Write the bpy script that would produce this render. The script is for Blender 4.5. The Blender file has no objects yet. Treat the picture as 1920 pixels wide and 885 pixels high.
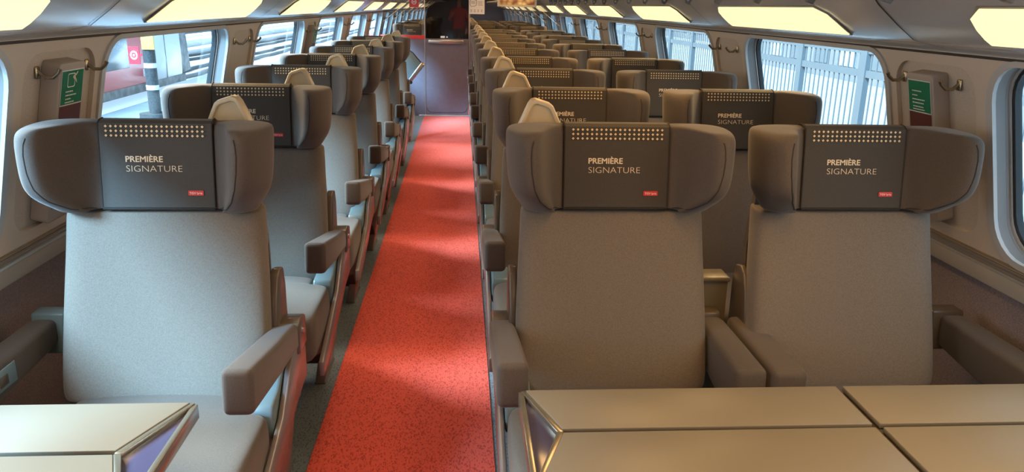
import bpy, bmesh, math, random
from mathutils import Vector, Matrix
random.seed(7)
S = bpy.context.scene
COL = S.collection

# ------------------------------------------------------------------ camera
cam_d = bpy.data.cameras.new('camera')
cam_d.sensor_width = 36.0
cam_d.lens = 1450.0 / 1920.0 * 36.0
cam_d.clip_start = 0.02
cam_d.clip_end = 400
cam = bpy.data.objects.new('camera', cam_d)
COL.objects.link(cam)
rt = Vector((0.99783, -0.06304, 0.01893)); up = Vector((-0.00014, 0.28550, 0.95838)); fw = Vector((0.06582, 0.95630, -0.28487))
cam.matrix_world = Matrix(((rt.x, up.x, -fw.x, 0), (rt.y, up.y, -fw.y, 0), (rt.z, up.z, -fw.z, 1.53), (0, 0, 0, 1)))
S.camera = cam

# ------------------------------------------------------------------ world, sun, lights, exposure
S.view_settings.view_transform = 'Standard'
S.view_settings.look = 'None'
S.view_settings.gamma = 1.0
S.view_settings.exposure = 0.0
S.view_settings.use_curve_mapping = False
W = bpy.data.worlds.new('overcast_sky'); S.world = W
W.use_nodes = True
nt = W.node_tree; nt.nodes.clear()
wo = nt.nodes.new('ShaderNodeOutputWorld'); bg = nt.nodes.new('ShaderNodeBackground')
tc = nt.nodes.new('ShaderNodeTexCoord')
mr = nt.nodes.new('ShaderNodeMapRange'); mx = nt.nodes.new('ShaderNodeMix'); mx.data_type = 'RGBA'
dt = nt.nodes.new('ShaderNodeVectorMath'); dt.operation = 'DOT_PRODUCT'; dt.inputs[1].default_value = Vector((-0.85, -0.50, 0.15)).normalized()
nt.links.new(tc.outputs['Generated'], dt.inputs[0])      # the sky is brighter on the platform side, behind the photographer
nt.links.new(dt.outputs['Value'], mr.inputs['Value'])
mr.inputs['From Min'].default_value = -0.5; mr.inputs['From Max'].default_value = 0.5
nt.links.new(mr.outputs['Result'], mx.inputs[0])
SKY_BRIGHT = (1.7, 2.5, 3.4, 1); SKY_DIM = (0.75, 1.05, 1.3, 1)
mx.inputs[6].default_value = SKY_DIM
mx.inputs[7].default_value = SKY_BRIGHT
nt.links.new(mx.outputs[2], bg.inputs['Color'])
bg.inputs['Strength'].default_value = 1.0
nt.links.new(bg.outputs[0], wo.inputs['Surface'])

sun_d = bpy.data.lights.new('overcast_sun', 'SUN'); sun_d.energy = 17.0; sun_d.angle = math.radians(16)
sun_d.color = (0.40, 0.71, 1.0)
sun = bpy.data.objects.new('overcast_sun', sun_d); COL.objects.link(sun)
sun.rotation_euler = Vector((0.50, 0.86, -0.58)).to_track_quat('-Z', 'Y').to_euler()   # hazy low sun from behind the photographer's platform side

glow_d = bpy.data.lights.new('sky_fill_sun', 'SUN'); glow_d.energy = 19; glow_d.angle = math.radians(30)
glow_d.color = (0.80, 0.92, 1.0)
glow = bpy.data.objects.new('sky_fill_sun', glow_d); COL.objects.link(glow)
glow.rotation_euler = Vector((0.80, -0.20, -0.62)).to_track_quat('-Z', 'Y').to_euler()  # second sun added as fill from the platform side
LAMP_EMIT = 1.18
LAMP_W = 7.0
def area(name, loc, sx, sy, power, color, rot=(0, 0, 0)):
    d = bpy.data.lights.new(name, 'AREA'); d.shape = 'RECTANGLE'; d.size = sx; d.size_y = sy
    d.energy = power; d.color = color
    o = bpy.data.objects.new(name, d); COL.objects.link(o); o.location = loc; o.rotation_euler = rot
    return o
XC = 0.15
for k in range(-1, 13):          # warm fill lights added out of view above the paired seats and aisle
    area('warm_ceiling_fill', (XC + 0.50, 0.9 + 1.835 * k, 1.93), 0.5, 1.2, 18.0, (1.0, 0.57, 0.21), (0, math.radians(-28), 0))

for k in range(-1, 7):           # narrow unseen fill lights added to brighten the aisle carpet
    al = area('aisle_carpet_fill', (-0.2, 1.3 + 1.835 * k, 1.96), 0.25, 1.4, 1.7, (1.0, 0.74, 0.5)); al.data.spread = math.radians(55)

# ------------------------------------------------------------------ materials
MATS = {}
def mat(name, col, rough=0.6, metal=0.0, sheen=0.0, noise=0.0, nscale=60.0, bump=0.0, bscale=400.0, emit=None, coat=0.0, spec=0.5, col2=None):
    m = bpy.data.materials.new(name); m.use_nodes = True
    n = m.node_tree.nodes; l = m.node_tree.links
    b = n['Principled BSDF']
    b.inputs['Base Color'].default_value = (*col, 1)
    b.inputs['Roughness'].default_value = rough
    b.inputs['Metallic'].default_value = metal
    b.inputs['Specular IOR Level'].default_value = spec
    if sheen:
        b.inputs['Sheen Weight'].default_value = sheen
        b.inputs['Sheen Roughness'].default_value = 0.35
        b.inputs['Sheen Tint'].default_value = (1, 1, 1, 1)
    if coat:
        b.inputs['Coat Weight'].default_value = coat
        b.inputs['Coat Roughness'].default_value = 0.15
    if emit:
        b.inputs['Emission Color'].default_value = (*emit[0], 1); b.inputs['Emission Strength'].default_value = emit[1]
    t = n.new('ShaderNodeTexCoord')
    if noise:
        no = n.new('ShaderNodeTexNoise'); no.inputs['Scale'].default_value = nscale; no.inputs['Detail'].default_value = 5
        l.new(t.outputs['Object'], no.inputs['Vector'])
        mi = n.new('ShaderNodeMix'); mi.data_type = 'RGBA'
        c2 = col2 or tuple(min(1, c * (1 + noise)) for c in col)
        c1 = col if col2 else tuple(c * (1 - noise) for c in col)
        mi.inputs[6].default_value = (*c1, 1); mi.inputs[7].default_value = (*c2, 1)
        rp = n.new('ShaderNodeMapRange'); rp.inputs['From Min'].default_value = 0.35; rp.inputs['From Max'].default_value = 0.65
        l.new(no.outputs['Fac'], rp.inputs['Value']); l.new(rp.outputs['Result'], mi.inputs[0])
        l.new(mi.outputs[2], b.inputs['Base Color'])
    if bump:
        nb = n.new('ShaderNodeTexNoise'); nb.inputs['Scale'].default_value = bscale; nb.inputs['Detail'].default_value = 3
        l.new(t.outputs['Object'], nb.inputs['Vector'])
        bu = n.new('ShaderNodeBump'); bu.inputs['Strength'].default_value = bump; bu.inputs['Distance'].default_value = 0.002
        l.new(nb.outputs['Fac'], bu.inputs['Height']); l.new(bu.outputs['Normal'], b.inputs['Normal'])
    MATS[name] = m
    return m

velour = mat('taupe_velour', (0.165, 0.137, 0.112), 0.85, sheen=0.18, noise=0.12, nscale=330, bump=0.12, bscale=800)
velour_shaded = mat('shaded_taupe_velour', (0.086, 0.070, 0.061), 0.85, sheen=0.22, noise=0.12, nscale=420, bump=0.12, bscale=900)  # same velour, with the shade on headrests and arms put into its colour
velour_part_shaded = mat('part_shaded_velour', (0.125, 0.108, 0.094), 0.85, sheen=0.18, noise=0.12, nscale=420, bump=0.12, bscale=900)  # same velour again, darkened in colour to stand for shade on the cushions
cover_m = mat('antimacassar_cloth', (0.052, 0.045, 0.039), 0.72, sheen=0.15, noise=0.12, nscale=500, bump=0.2, bscale=900)
print_m = mat('cream_print', (0.80, 0.68, 0.50), 0.55)
gold_m = mat('gold_print', (0.72, 0.56, 0.33), 0.4)
red_patch = mat('red_patch', (0.62, 0.03, 0.03), 0.5)
white_print = mat('white_print', (0.85, 0.85, 0.85), 0.5)
seam_m = mat('dark_piping', (0.025, 0.022, 0.02), 0.8)
handle_m = mat('cream_plastic', (0.62, 0.52, 0.36), 0.38, coat=0.2)
shell_m = mat('brown_shell_plastic', (0.10, 0.075, 0.055), 0.3, coat=0.3)
brack_m = mat('blue_grey_plastic', (0.17, 0.25, 0.28), 0.35, coat=0.2)
leg_m = mat('grey_gloss_leg', (0.20, 0.17, 0.165), 0.25, metal=0.1)
under_m = mat('dark_underframe', (0.018, 0.018, 0.02), 0.7)
pin_m = mat('steel_pin', (0.6, 0.6, 0.58), 0.25, metal=1)
console_m = mat('bronze_beige_plastic', (0.17, 0.145, 0.095), 0.38, coat=0.15)
wall_m = mat('taupe_wall_plastic', (0.60, 0.52, 0.43), 0.45, noise=0.05, nscale=900)
panel_m = mat('pillar_panel_vinyl', (0.54, 0.47, 0.39), 0.6, noise=0.15, nscale=500)
lip_m = mat('pale_grey_trim', (0.50, 0.50, 0.49), 0.3, coat=0.2)
gasket_m = mat('black_rubber', (0.02, 0.022, 0.024), 0.5)
reveal_m = mat('grey_reveal', (0.22, 0.21, 0.20), 0.4)
rail_m = mat('sill_rail_grey', (0.34, 0.32, 0.29), 0.38)
rib_m = mat('bronze_rib', (0.24, 0.18, 0.12), 0.35)
rail_edge_m = mat('sill_edge_alloy', (0.72, 0.72, 0.70), 0.25, metal=0.6)
lowwall_m = mat('mauve_wall_carpet', (0.25, 0.205, 0.215), 0.95, noise=0.2, nscale=300, bump=0.3)
cove_m = mat('silver_cove', (0.80, 0.82, 0.84), 0.22, metal=0.55)
ceil_m = mat('pale_ceiling', (0.34, 0.33, 0.31), 0.5)
seamline_m = mat('black_joint', (0.012, 0.012, 0.012), 0.6)
table_m = mat('beige_table_laminate', (0.215, 0.190, 0.148), 0.42, noise=0.04, nscale=1200)
table_edge_m = mat('brushed_table_edge', (0.42, 0.38, 0.30), 0.25, metal=0.8)
table_dark_m = mat('dark_table_joint', (0.07, 0.06, 0.045), 0.4)
table_glass_m = mat('violet_smoked_inset', (0.065, 0.062, 0.12), 0.12, coat=0.5)
bulk_m = mat('mauve_laminate', (0.16, 0.14, 0.17), 0.30, noise=0.04, nscale=20)
redtrim_m = mat('red_trim', (0.60, 0.05, 0.05), 0.35)
steel_m = mat('satin_steel', (0.55, 0.52, 0.48), 0.3, metal=0.9)
brass_m = mat('bronze_hook', (0.42, 0.36, 0.26), 0.25, metal=0.9)
box_m = mat('notice_box_plastic', (0.42, 0.36, 0.31), 0.42)
green_m = mat('green_notice', (0.01, 0.20, 0.10), 0.4)
maroon_m = mat('maroon_panel', (0.13, 0.04, 0.035), 0.35)
paper_m = mat('poster_paper', (0.80, 0.76, 0.70), 0.7)
ink_m = mat('poster_ink', (0.12, 0.10, 0.12), 0.7)
bezel_m = mat('monitor_bezel', (0.42, 0.39, 0.33), 0.4)
lamp_m = mat('lamp_diffuser', (0.9, 0.85, 0.7), 0.5, emit=((1.0, 0.82, 0.40), LAMP_EMIT))
lamp_frame_m = mat('lamp_frame', (0.20, 0.19, 0.18), 0.4)

def carpet(name, col, fleck):
    m = bpy.data.materials.new(name); m.use_nodes = True
    n = m.node_tree.nodes; l = m.node_tree.links; b = n['Principled BSDF']
    b.inputs['Roughness'].default_value = 0.95; b.inputs['Sheen Weight'].default_value = 0.2
    b.inputs['Specular IOR Level'].default_value = 0.15
    t = n.new('ShaderNodeTexCoord'); mp = n.new('ShaderNodeMapping'); mp.inputs['Scale'].default_value = (230, 105, 1)
    v = n.new('ShaderNodeTexVoronoi'); v.inputs['Scale'].default_value = 1.0
    l.new(t.outputs['Object'], mp.inputs['Vector']); l.new(mp.outputs[0], v.inputs['Vector'])
    sepc = n.new('ShaderNodeSeparateColor'); l.new(v.outputs['Color'], sepc.inputs[0])
    st = n.new('ShaderNodeMapRange'); st.inputs['From Min'].default_value = 0.62; st.inputs['From Max'].default_value = 0.9
    l.new(sepc.outputs[0], st.inputs['Value'])
    mi = n.new('ShaderNodeMix'); mi.data_type = 'RGBA'; mi.inputs[6].default_value = (*col, 1); mi.inputs[7].default_value = (*fleck, 1)
    l.new(st.outputs['Result'], mi.inputs[0]); l.new(mi.outputs[2], b.inputs['Base Color'])
    bu = n.new('ShaderNodeBump'); bu.inputs['Strength'].default_value = 0.5; bu.inputs['Distance'].default_value = 0.003
    l.new(sepc.outputs[1], bu.inputs['Height']); l.new(bu.outputs['Normal'], b.inputs['Normal'])
    MATS[name] = m
    return m
red_carpet_m = carpet('red_aisle_carpet', (0.78, 0.115, 0.08), (0.50, 0.05, 0.035))
grey_carpet_m = carpet('slate_carpet', (0.17, 0.22, 0.27), (0.10, 0.13, 0.16))

def glass(name, tint, refl=0.06, rough=0.0):
    m = bpy.data.materials.new(name); m.use_nodes = True
    n = m.node_tree.nodes; l = m.node_tree.links; n.clear()
    o = n.new('ShaderNodeOutputMaterial'); t = n.new('ShaderNodeBsdfTransparent'); t.inputs[0].default_value = (*tint, 1)
    g = n.new('ShaderNodeBsdfGlossy'); g.inputs['Roughness'].default_value = rough; g.inputs[0].default_value = (1, 1, 1, 1)
    f = n.new('ShaderNodeFresnel'); f.inputs['IOR'].default_value = 1.45
    mu = n.new('ShaderNodeMath'); mu.operation = 'MULTIPLY'; mu.inputs[1].default_value = refl / 0.034
    mu.use_clamp = True
    ge = n.new('ShaderNodeNewGeometry'); fr = n.new('ShaderNodeMath'); fr.operation = 'SUBTRACT'; fr.inputs[0].default_value = 1.0
    l.new(ge.outputs['Backfacing'], fr.inputs[1])                      # reflect once, off the outer face of a pane
    fm = n.new('ShaderNodeMath'); fm.operation = 'MULTIPLY'
    l.new(f.outputs[0], fm.inputs[0]); l.new(fr.outputs[0], fm.inputs[1]); l.new(fm.outputs[0], mu.inputs[0])
    mi = n.new('ShaderNodeMixShader'); l.new(mu.outputs[0], mi.inputs[0]); l.new(t.outputs[0], mi.inputs[1]); l.new(g.outputs[0], mi.inputs[2])
    l.new(mi.outputs[0], o.inputs[0])
    return m
glass_m = glass('window_glass', (0.86, 0.93, 0.95), 0.03)
part_glass_m = glass('partition_glass', (0.72, 0.72, 0.72), 0.04)
door_glass_m = glass('tinted_door_glass', (0.30, 0.28, 0.28), 0.04)

# ------------------------------------------------------------------ mesh helpers
class MB:
    def __init__(s): s.v = []; s.f = []; s.m = []
    def add(s, vs, fs, mi=0):
        o = len(s.v); s.v += [tuple(p) for p in vs]
        for f in fs: s.f.append([i + o for i in f]); s.m.append(mi)
    def box(s, x0, x1, y0, y1, z0, z1, mi=0):
        s.add([(x0, y0, z0), (x1, y0, z0), (x1, y1, z0), (x0, y1, z0), (x0, y0, z1), (x1, y0, z1), (x1, y1, z1), (x0, y1, z1)],
              [(0, 3, 2, 1), (4, 5, 6, 7), (0, 1, 5, 4), (1, 2, 6, 5), (2, 3, 7, 6), (3, 0, 4, 7)], mi)
    def loft(s, rings, mi=0, cap=True, closed=True):
        n = len(rings[0]); vs = [p for r in rings for p in r]; fs = []
        for k in range(len(rings) - 1):
            for i in range(n if closed else n - 1):
                j = (i + 1) % n
                fs.append((k * n + i, k * n + j, (k + 1) * n + j, (k + 1) * n + i))
        if cap:
            fs.append(tuple(range(n - 1, -1, -1))); fs.append(tuple(range((len(rings) - 1) * n, len(rings) * n)))
        s.add(vs, fs, mi)
    def prism(s, poly, axis, a, b, mi=0):
        def P(p, t):
            return (t, p[0], p[1]) if axis == 'x' else ((p[0], t, p[1]) if axis == 'y' else (p[0], p[1], t))
        s.loft([[P(p, a) for p in poly], [P(p, b) for p in poly]], mi)
    def tube(s, path, r, n=8, mi=0):
        rings = []
        for k, p in enumerate(path):
            p = Vector(p); d = (Vector(path[min(k + 1, len(path) - 1)]) - Vector(path[max(k - 1, 0)])).normalized()
            a = d.orthogonal().normalized(); 
            if k and rings_a.dot(a) < 0.99:
                a = (rings_a - d * rings_a.dot(d)).normalized()
            rings_a = a; b = d.cross(a); rr = r[k] if isinstance(r, (list, tuple)) else r
            rings.append([tuple(p + a * math.cos(2 * math.pi * i / n) * rr + b * math.sin(2 * math.pi * i / n) * rr) for i in range(n)])
        s.loft(rings, mi)
    def obj(s, name, mats, parent=None, bevel=0.0, seg=2, subsurf=0, smooth=None, fn=None):
        me = bpy.data.meshes.new(name)
        vs = [fn(*p) for p in s.v] if fn else s.v
        me.from_pydata(vs, [], s.f)
        if not isinstance(mats, (list, tuple)): mats = [mats]
        for m in mats: me.materials.append(m)
        for p, mi in zip(me.polygons, s.m): p.material_index = mi
        bm = bmesh.new(); bm.from_mesh(me)
        bmesh.ops.recalc_face_normals(bm, faces=bm.faces[:])
        if bevel:
            bmesh.ops.bevel(bm, geom=[e for e in bm.edges if len(e.link_faces) == 2 and e.calc_face_angle(0) > 0.5], offset=bevel, segments=seg, profile=0.5, affect='EDGES', clamp_overlap=True)
        bm.to_mesh(me); bm.free()
        if smooth is None: smooth = bool(bevel or subsurf)
        if smooth:
            me.polygons.foreach_set('use_smooth', [True] * len(me.polygons))
            if not subsurf: me.set_sharp_from_angle(angle=math.radians(50))
        o = bpy.data.objects.new(name, me); COL.objects.link(o)
        if parent: o.parent = parent
        if subsurf:
            md = o.modifiers.new('s', 'SUBSURF'); md.levels = subsurf; md.render_levels = subsurf
            dg = bpy.context.evaluated_depsgraph_get(); dg.update()
            me2 = bpy.data.meshes.new_from_object(o.evaluated_get(dg)); o.modifiers.clear(); o.data = me2; me2.name = name
        return o

def tag(o, label=None, cat=None, group=None, kind=None):
    if label: o['label'] = label
    if cat: o['category'] = cat
    if group: o['group'] = group
    if kind: o['kind'] = kind
    return o
def struct(o): o['kind'] = 'structure'; return o
def empty(name, loc=(0, 0, 0), label=None, cat=None, group=None, rz=0):
    o = bpy.data.objects.new(name, None); COL.objects.link(o); o.location = loc; o.rotation_euler = (0, 0, rz)
    o.empty_display_size = 0.05
    return tag(o, label, cat, group)
def copy_tree(o, parent=None):
    c = o.copy(); COL.objects.link(c); c.parent = parent
    for ch in list(o.children): copy_tree(ch, c)
    return c
def rrect(u0, u1, v0, v1, r, n=6):
    pts = []
    for cx, cy, a0 in ((u1 - r, v1 - r, 0), (u0 + r, v1 - r, 90), (u0 + r, v0 + r, 180), (u1 - r, v0 + r, 270)):
        for i in range(n + 1):
            a = math.radians(a0 + 90 * i / n); pts.append((cx + r * math.cos(a), cy + r * math.sin(a)))
    return pts
def text_mb(txt, width, cx0, zc, bold, fnmap, mb, mi, height=None):
    """letters as flat geometry: left edge at cx0, centred on height zc"""
    cu = bpy.data.curves.new('letters', 'FONT'); cu.body = txt; cu.size = 1.0; cu.offset = min(0, bold); cu.resolution_u = 3
    o = bpy.data.objects.new('letters', cu); COL.objects.link(o)
    dg = bpy.context.evaluated_depsgraph_get(); dg.update()
    me = bpy.data.meshes.new_from_object(o.evaluated_get(dg))
    xs = [v.co.x for v in me.vertices]; x0 = min(xs); sc = width / (max(xs) - x0)
    sy = sc if height is None else height / 0.73
    for q, (dx, dz) in enumerate(((-.5, 0), (.5, 0), (0, -.4), (0, .4)) if bold > 0 else ((0, 0),)):      # heavier strokes: overlaid copies
        vs = [fnmap(cx0 + (v.co.x - x0 + dx * bold) * sc, zc + (v.co.y - 0.36 + dz * bold) * sy) for v in me.vertices]
        vs = [(p[0], p[1] - q * .00012, p[2]) for p in vs]
        mb.add(vs, [tuple(p.vertices) for p in me.polygons], mi)
    bpy.data.objects.remove(o); bpy.data.curves.remove(cu); bpy.data.meshes.remove(me)

# ------------------------------------------------------------------ car shell
Y0, Y1 = -3.4, 27.0
PITCH_W = 1.835
YB = 11.18
def hw(z): return 1.222 + (1.425 - z) * 0.224
ALPHA = math.atan(0.224)
def wallpt(s):
    # (along, height, outwards) -> world, on the inclined wall of side s
    def f(u, v, w): return (XC + s * (hw(v) + w * math.cos(ALPHA)), u, v + w * math.sin(ALPHA))
    return f

mb = MB(); mb.box(-1.45, 1.75, Y0, Y1, -0.06, 0.0); struct(mb.obj('floor', grey_carpet_m))
mb = MB(); mb.box(-0.5237, 0.117, Y0, YB - 0.06, 0.0, 0.006); mb.box(-0.5237, 0.117, YB + 0.1, Y1, 0.0, 0.006)
tag(mb.obj('aisle_carpet', red_carpet_m), 'long red flecked carpet runner down the aisle', 'carpet')

WIN = [(0.66 + PITCH_W * k, 1.965 + PITCH_W * k) for k in range(-2, 14)]   # window openings along the car
SIDES = ((-1, 'left'), (1, 'right'))
def ring_mb(mb, outer, inner, w0, w1, mi=0):
    n = len(outer)
    vs = [(p[0], p[1], w0) for p in outer] + [(p[0], p[1], w0) for p in inner] + [(p[0], p[1], w1) for p in outer] + [(p[0], p[1], w1) for p in inner]
    fs = []
    for i in range(n):
        j = (i + 1) % n
        fs += [(i, j, n + j, n + i), (2 * n + i, 3 * n + i, 3 * n + j, 2 * n + j), (i, 2 * n + i, 2 * n + j, j), (n + i, n + j, 3 * n + j, 3 * n + i)]
    mb.add(vs, fs, mi)
ZW0, ZW1 = 0.895, 1.412
for s, nm in SIDES:
    f = wallpt(s)
    # upper wall with openings
    bm = bmesh.new(); edges = []
    def loop(pts):
        vs = [bm.verts.new((p[0], p[1], 0)) for p in pts]
        for i in range(len(vs)): edges.append(bm.edges.new((vs[i], vs[(i + 1) % len(vs)])))
    loop([(Y0, 0.86), (Y1, 0.86), (Y1, 1.428), (Y0, 1.428)])
    for a, b in WIN:
        if a > Y0 + .1 and b < Y1 - .1: loop(rrect(a, b, ZW0, ZW1, 0.10))
    for k in range(len(WIN) - 1):
        a, b = WIN[k][1] + 0.075, WIN[k + 1][0] - 0.055
        if a > Y0 + .1 and b < Y1 - .1: loop(rrect(a, b, 0.915, 1.392, 0.075))
    bmesh.ops.triangle_fill(bm, edges=edges, use_beauty=True)
    bmesh.ops.recalc_face_normals(bm, faces=bm.faces[:])
    ext = bmesh.ops.extrude_face_region(bm, geom=bm.faces[:])
    for v in ext['geom']:
        if isinstance(v, bmesh.types.BMVert): v.co.z = 0.03
    for v in bm.verts: v.co = f(v.co.x, v.co.y, v.co.z)
    bmesh.ops.recalc_face_normals(bm, faces=bm.faces[:])
    me = bpy.data.meshes.new('wall_' + nm); bm.to_mesh(me); bm.free(); me.materials.append(wall_m)
    o = bpy.data.objects.new('wall_' + nm, me); COL.objects.link(o); struct(o)
    # recessed pillar panels behind the wall skin
    pb = MB()
    for k in range(len(WIN) - 1):
        a, b = WIN[k][1] + 0.06, WIN[k + 1][0] - 0.04
        if a > Y0 + .1 and b < Y1 - .1: pb.box(a, b, 0.90, 1.405, 0.014, 0.028)
    struct(pb.obj('trim_pillar_' + nm, panel_m, fn=f))
    # lower wall, rail, ribs
    xs = lambda h: XC + s * h
    lb = MB(); x0, x1 = sorted((xs(1.385), xs(1.46)))
    lb.box(x0, x1, Y0, Y1, 0.0, 0.80); struct(lb.obj('wall_lower_' + nm, lowwall_m))
    rb = MB(); x0, x1 = sorted((xs(1.352), xs(1.47))); rb.box(x0, x1, Y0, Y1, 0.79, 0.838)
    struct(rb.obj('trim_rail_' + nm, rail_m, bevel=0.003))
    eb = MB(); x0, x1 = sorted((xs(1.350), xs(1.37))); eb.box(x0, x1, Y0, Y1, 0.8385, 0.846)
    struct(eb.obj('trim_edge_' + nm, rail_edge_m))
    gb = MB()
    for i in range(3):
        z = 0.8465 + i * 0.0115; h = hw(z) - 0.002 - 0.0
        x0, x1 = sorted((xs(h - 0.004), xs(h + 0.03))); gb.box(x0, x1, Y0, Y1, z + 0.003, z + 0.0095)
    struct(gb.obj('trim_ribs_' + nm, rib_m))
    # cove above the windows
    prof = [(1.226, 1.424), (1.215, 1.440), (1.165, 1.450), (1.12, 1.462), (1.065, 1.503), (1.005, 1.553), (0.965, 1.60), (0.93, 1.68), (0.80, 1.86), (0.5, 1.97), (0.0, 2.0)]
    cb = MB(); cb.loft([[(xs(h), y, z) for h, z in prof[:8]] for y in (Y0, Y1)], cap=False, closed=False)
    struct(cb.obj('ceiling_cove_' + nm, cove_m, smooth=True))
    cb = MB(); cb.loft([[(xs(h), y, z) for h, z in prof[7:]] for y in (Y0, Y1)], cap=False, closed=False)
    struct(cb.obj('ceiling_vault_' + nm, ceil_m, smooth=True))
    jb = MB()
    for k in range(-1, 14):
        y = 2.16 + PITCH_W * k
        jb.loft([[(xs(h - 0.0015), yy, z - 0.0015) for h, z in prof[1:7]] for yy in (y, y + 0.007)], cap=False, closed=False)
    x0, x1 = sorted((xs(1.217), xs(1.232))); jb.box(x0, x1, Y0, Y1, 1.4205, 1.4275)
    struct(jb.obj('trim_joint_' + nm, seamline_m))
    # luggage rack edge and its brackets
    kb = MB(); x0, x1 = sorted((xs(0.60), xs(0.962))); kb.box(x0, x1, Y0, Y1, 1.612, 1.64)
    struct(kb.obj('ceiling_rack_' + nm, ceil_m, bevel=0.004))

    # windows
    n_ = 0
    for a, b in WIN:
        if not (a > Y0 + .1 and b < Y1 - .1): continue
        n_ += 1
        N = 6
        lip = MB(); ring_mb(lip, rrect(a - .022, b + .022, ZW0 - .016, ZW1 + .012, .115), rrect(a + .003, b - .003, ZW0 + .003, ZW1 - .003, .098), -0.007, 0.0035)
        idx = (0 if s < 0 else 20) + n_
        w = lip.obj('window_%d' % idx, lip_m, fn=f, smooth=True); struct(w)
        rv = MB(); ring_mb(rv, rrect(a - .004, b + .004, ZW0 - .004, ZW1 + .004, .103), rrect(a + .0015, b - .0015, ZW0 + .0015, ZW1 - .0015, .099), 0.031, 0.040)
        ring_mb(rv, rrect(a + .0005, b - .0005, ZW0 + .0005, ZW1 - .0005, .0997), rrect(a + .0015, b - .0015, ZW0 + .0015, ZW1 - .0015, .099), 0.002, 0.0305)
        rv.obj('window_reveal', reveal_m, w, fn=f, smooth=True)
        ri = MB(); ring_mb(ri, rrect(a - .004, b + .004, ZW0 - .004, ZW1 + .004, .103), rrect(a + .008, b - .008, ZW0 + .007, ZW1 - .007, .095), 0.040, 0.044)
        ri.obj('window_ring', rail_edge_m, w, fn=f)
        ga = MB(); ring_mb(ga, rrect(a - .004, b + .004, ZW0 - .004, ZW1 + .004, .103), rrect(a + .018, b - .018, ZW0 + .016, ZW1 - .012, .09), 0.045, 0.064)
        ga.obj('window_gasket', gasket_m, w, fn=f)
        gl = MB(); pts = rrect(a + .012, b - .012, ZW0 + .010, ZW1 - .008, .093)
        gl.loft([[(p[0], p[1], ww) for p in pts] for ww in (0.052, 0.058)])
        gl.obj('window_glass', glass_m, w, fn=f)
# rear closure of the car behind the photographer and at the far end
mb = MB(); mb.box(-1.45, 1.75, Y0 - .05, Y0, 0, 2.05); struct(mb.obj('wall_rear', wall_m))
mb = MB(); mb.box(-1.45, 1.75, Y1, Y1 + .05, 0, 2.05); struct(mb.obj('wall_far', ceil_m))

# ------------------------------------------------------------------ lamps on the coves
def side_words(s): return 'solo-seat side' if s < 0 else 'paired-seat side'
ORD = ['first', 'second', 'third', 'fourth', 'fifth', 'sixth', 'seventh', 'eighth', 'ninth', 'tenth', 'eleventh', 'twelfth', 'thirteenth', 'fourteenth', 'fifteenth']
LR = [(1.118, 1.463), (1.093, 1.480), (1.065, 1.502), (1.036, 1.527), (1.008, 1.551)]
def lamp_strip(s, y0, y1, off, inset):
    # follows the cove, rounded at the corners
    rows = []
    pts = []
    m = len(LR)
    for i, (h, z) in enumerate(LR):
        q = i / (m - 1); r = 0.075 * (1 - math.sqrt(max(0, 1 - q ** 3)))      # round corners on the inner edge only
        hh = h - off * 0.65 ; zz = z - off * 0.75
        if i == 0: hh -= inset * 0.75; zz += inset * 0.65
        if i == m - 1: hh += inset * 0.75; zz -= inset * 0.65
        rows.append([(XC + s * hh, y0 + inset + r, zz), (XC + s * hh, y1 - inset - r, zz)])
    return rows
for s, nm in SIDES:
    for k in range(-1, 12):
        y0 = 2.515 + PITCH_W * (k - 1); y1 = y0 + 1.14
        if y0 < Y0 + .1: continue
        t = empty('ceiling_light', (XC + s * 1.06, (y0 + y1) / 2, 1.5), 'glowing warm lamp panel on the %s ceiling, %s along the car' % (side_words(s), ORD[k + 1]), 'ceiling light', 'lamp panels along the %s' % side_words(s))
        for name, off, inset, m in (('lamp_frame', 0.004, 0.0, lamp_frame_m), ('diffuser', 0.008, 0.006, lamp_m)):
            A = lamp_strip(s, y0, y1, off, inset); B = lamp_strip(s, y0, y1, off - 0.004, inset)
            mb = MB(); n = len(A)
            ringA = [r[0] for r in A] + [r[1] for r in reversed(A)]; ringB = [r[0] for r in B] + [r[1] for r in reversed(B)]
            vs = [p for r in A for p in r] + [p for r in B for p in r]; fs = []
            for i in range(n - 1):
                fs.append((2 * i, 2 * i + 1, 2 * i + 3, 2 * i + 2)); j = 2 * n
                fs.append((j + 2 * i, j + 2 * i + 2, j + 2 * i + 3, j + 2 * i + 1))
                for q in (0, 1): fs.append((2 * i + q, 2 * i + 2 + q, j + 2 * i + 2 + q, j + 2 * i + q))
            fs += [(0, 1, 2 * n + 1, 2 * n), (2 * n - 2, 2 * n - 1, 4 * n - 1, 4 * n - 2)]
            mb.add(vs, fs)
            o = mb.obj(name, m, t, smooth=True)
            o.matrix_parent_inverse = Matrix.Translation(-t.location)
        # the lamp's own light, from the face of the diffuser
        al = area('ceiling_light_glow', (XC + s * 1.035, (y0 + y1) / 2, 1.488), .10, 1.08, LAMP_W, (1.0, .64, .27))
        al.rotation_euler = Vector((-s * .62, 0, -.78)).to_track_quat('-Z', 'Y').to_euler()

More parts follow.
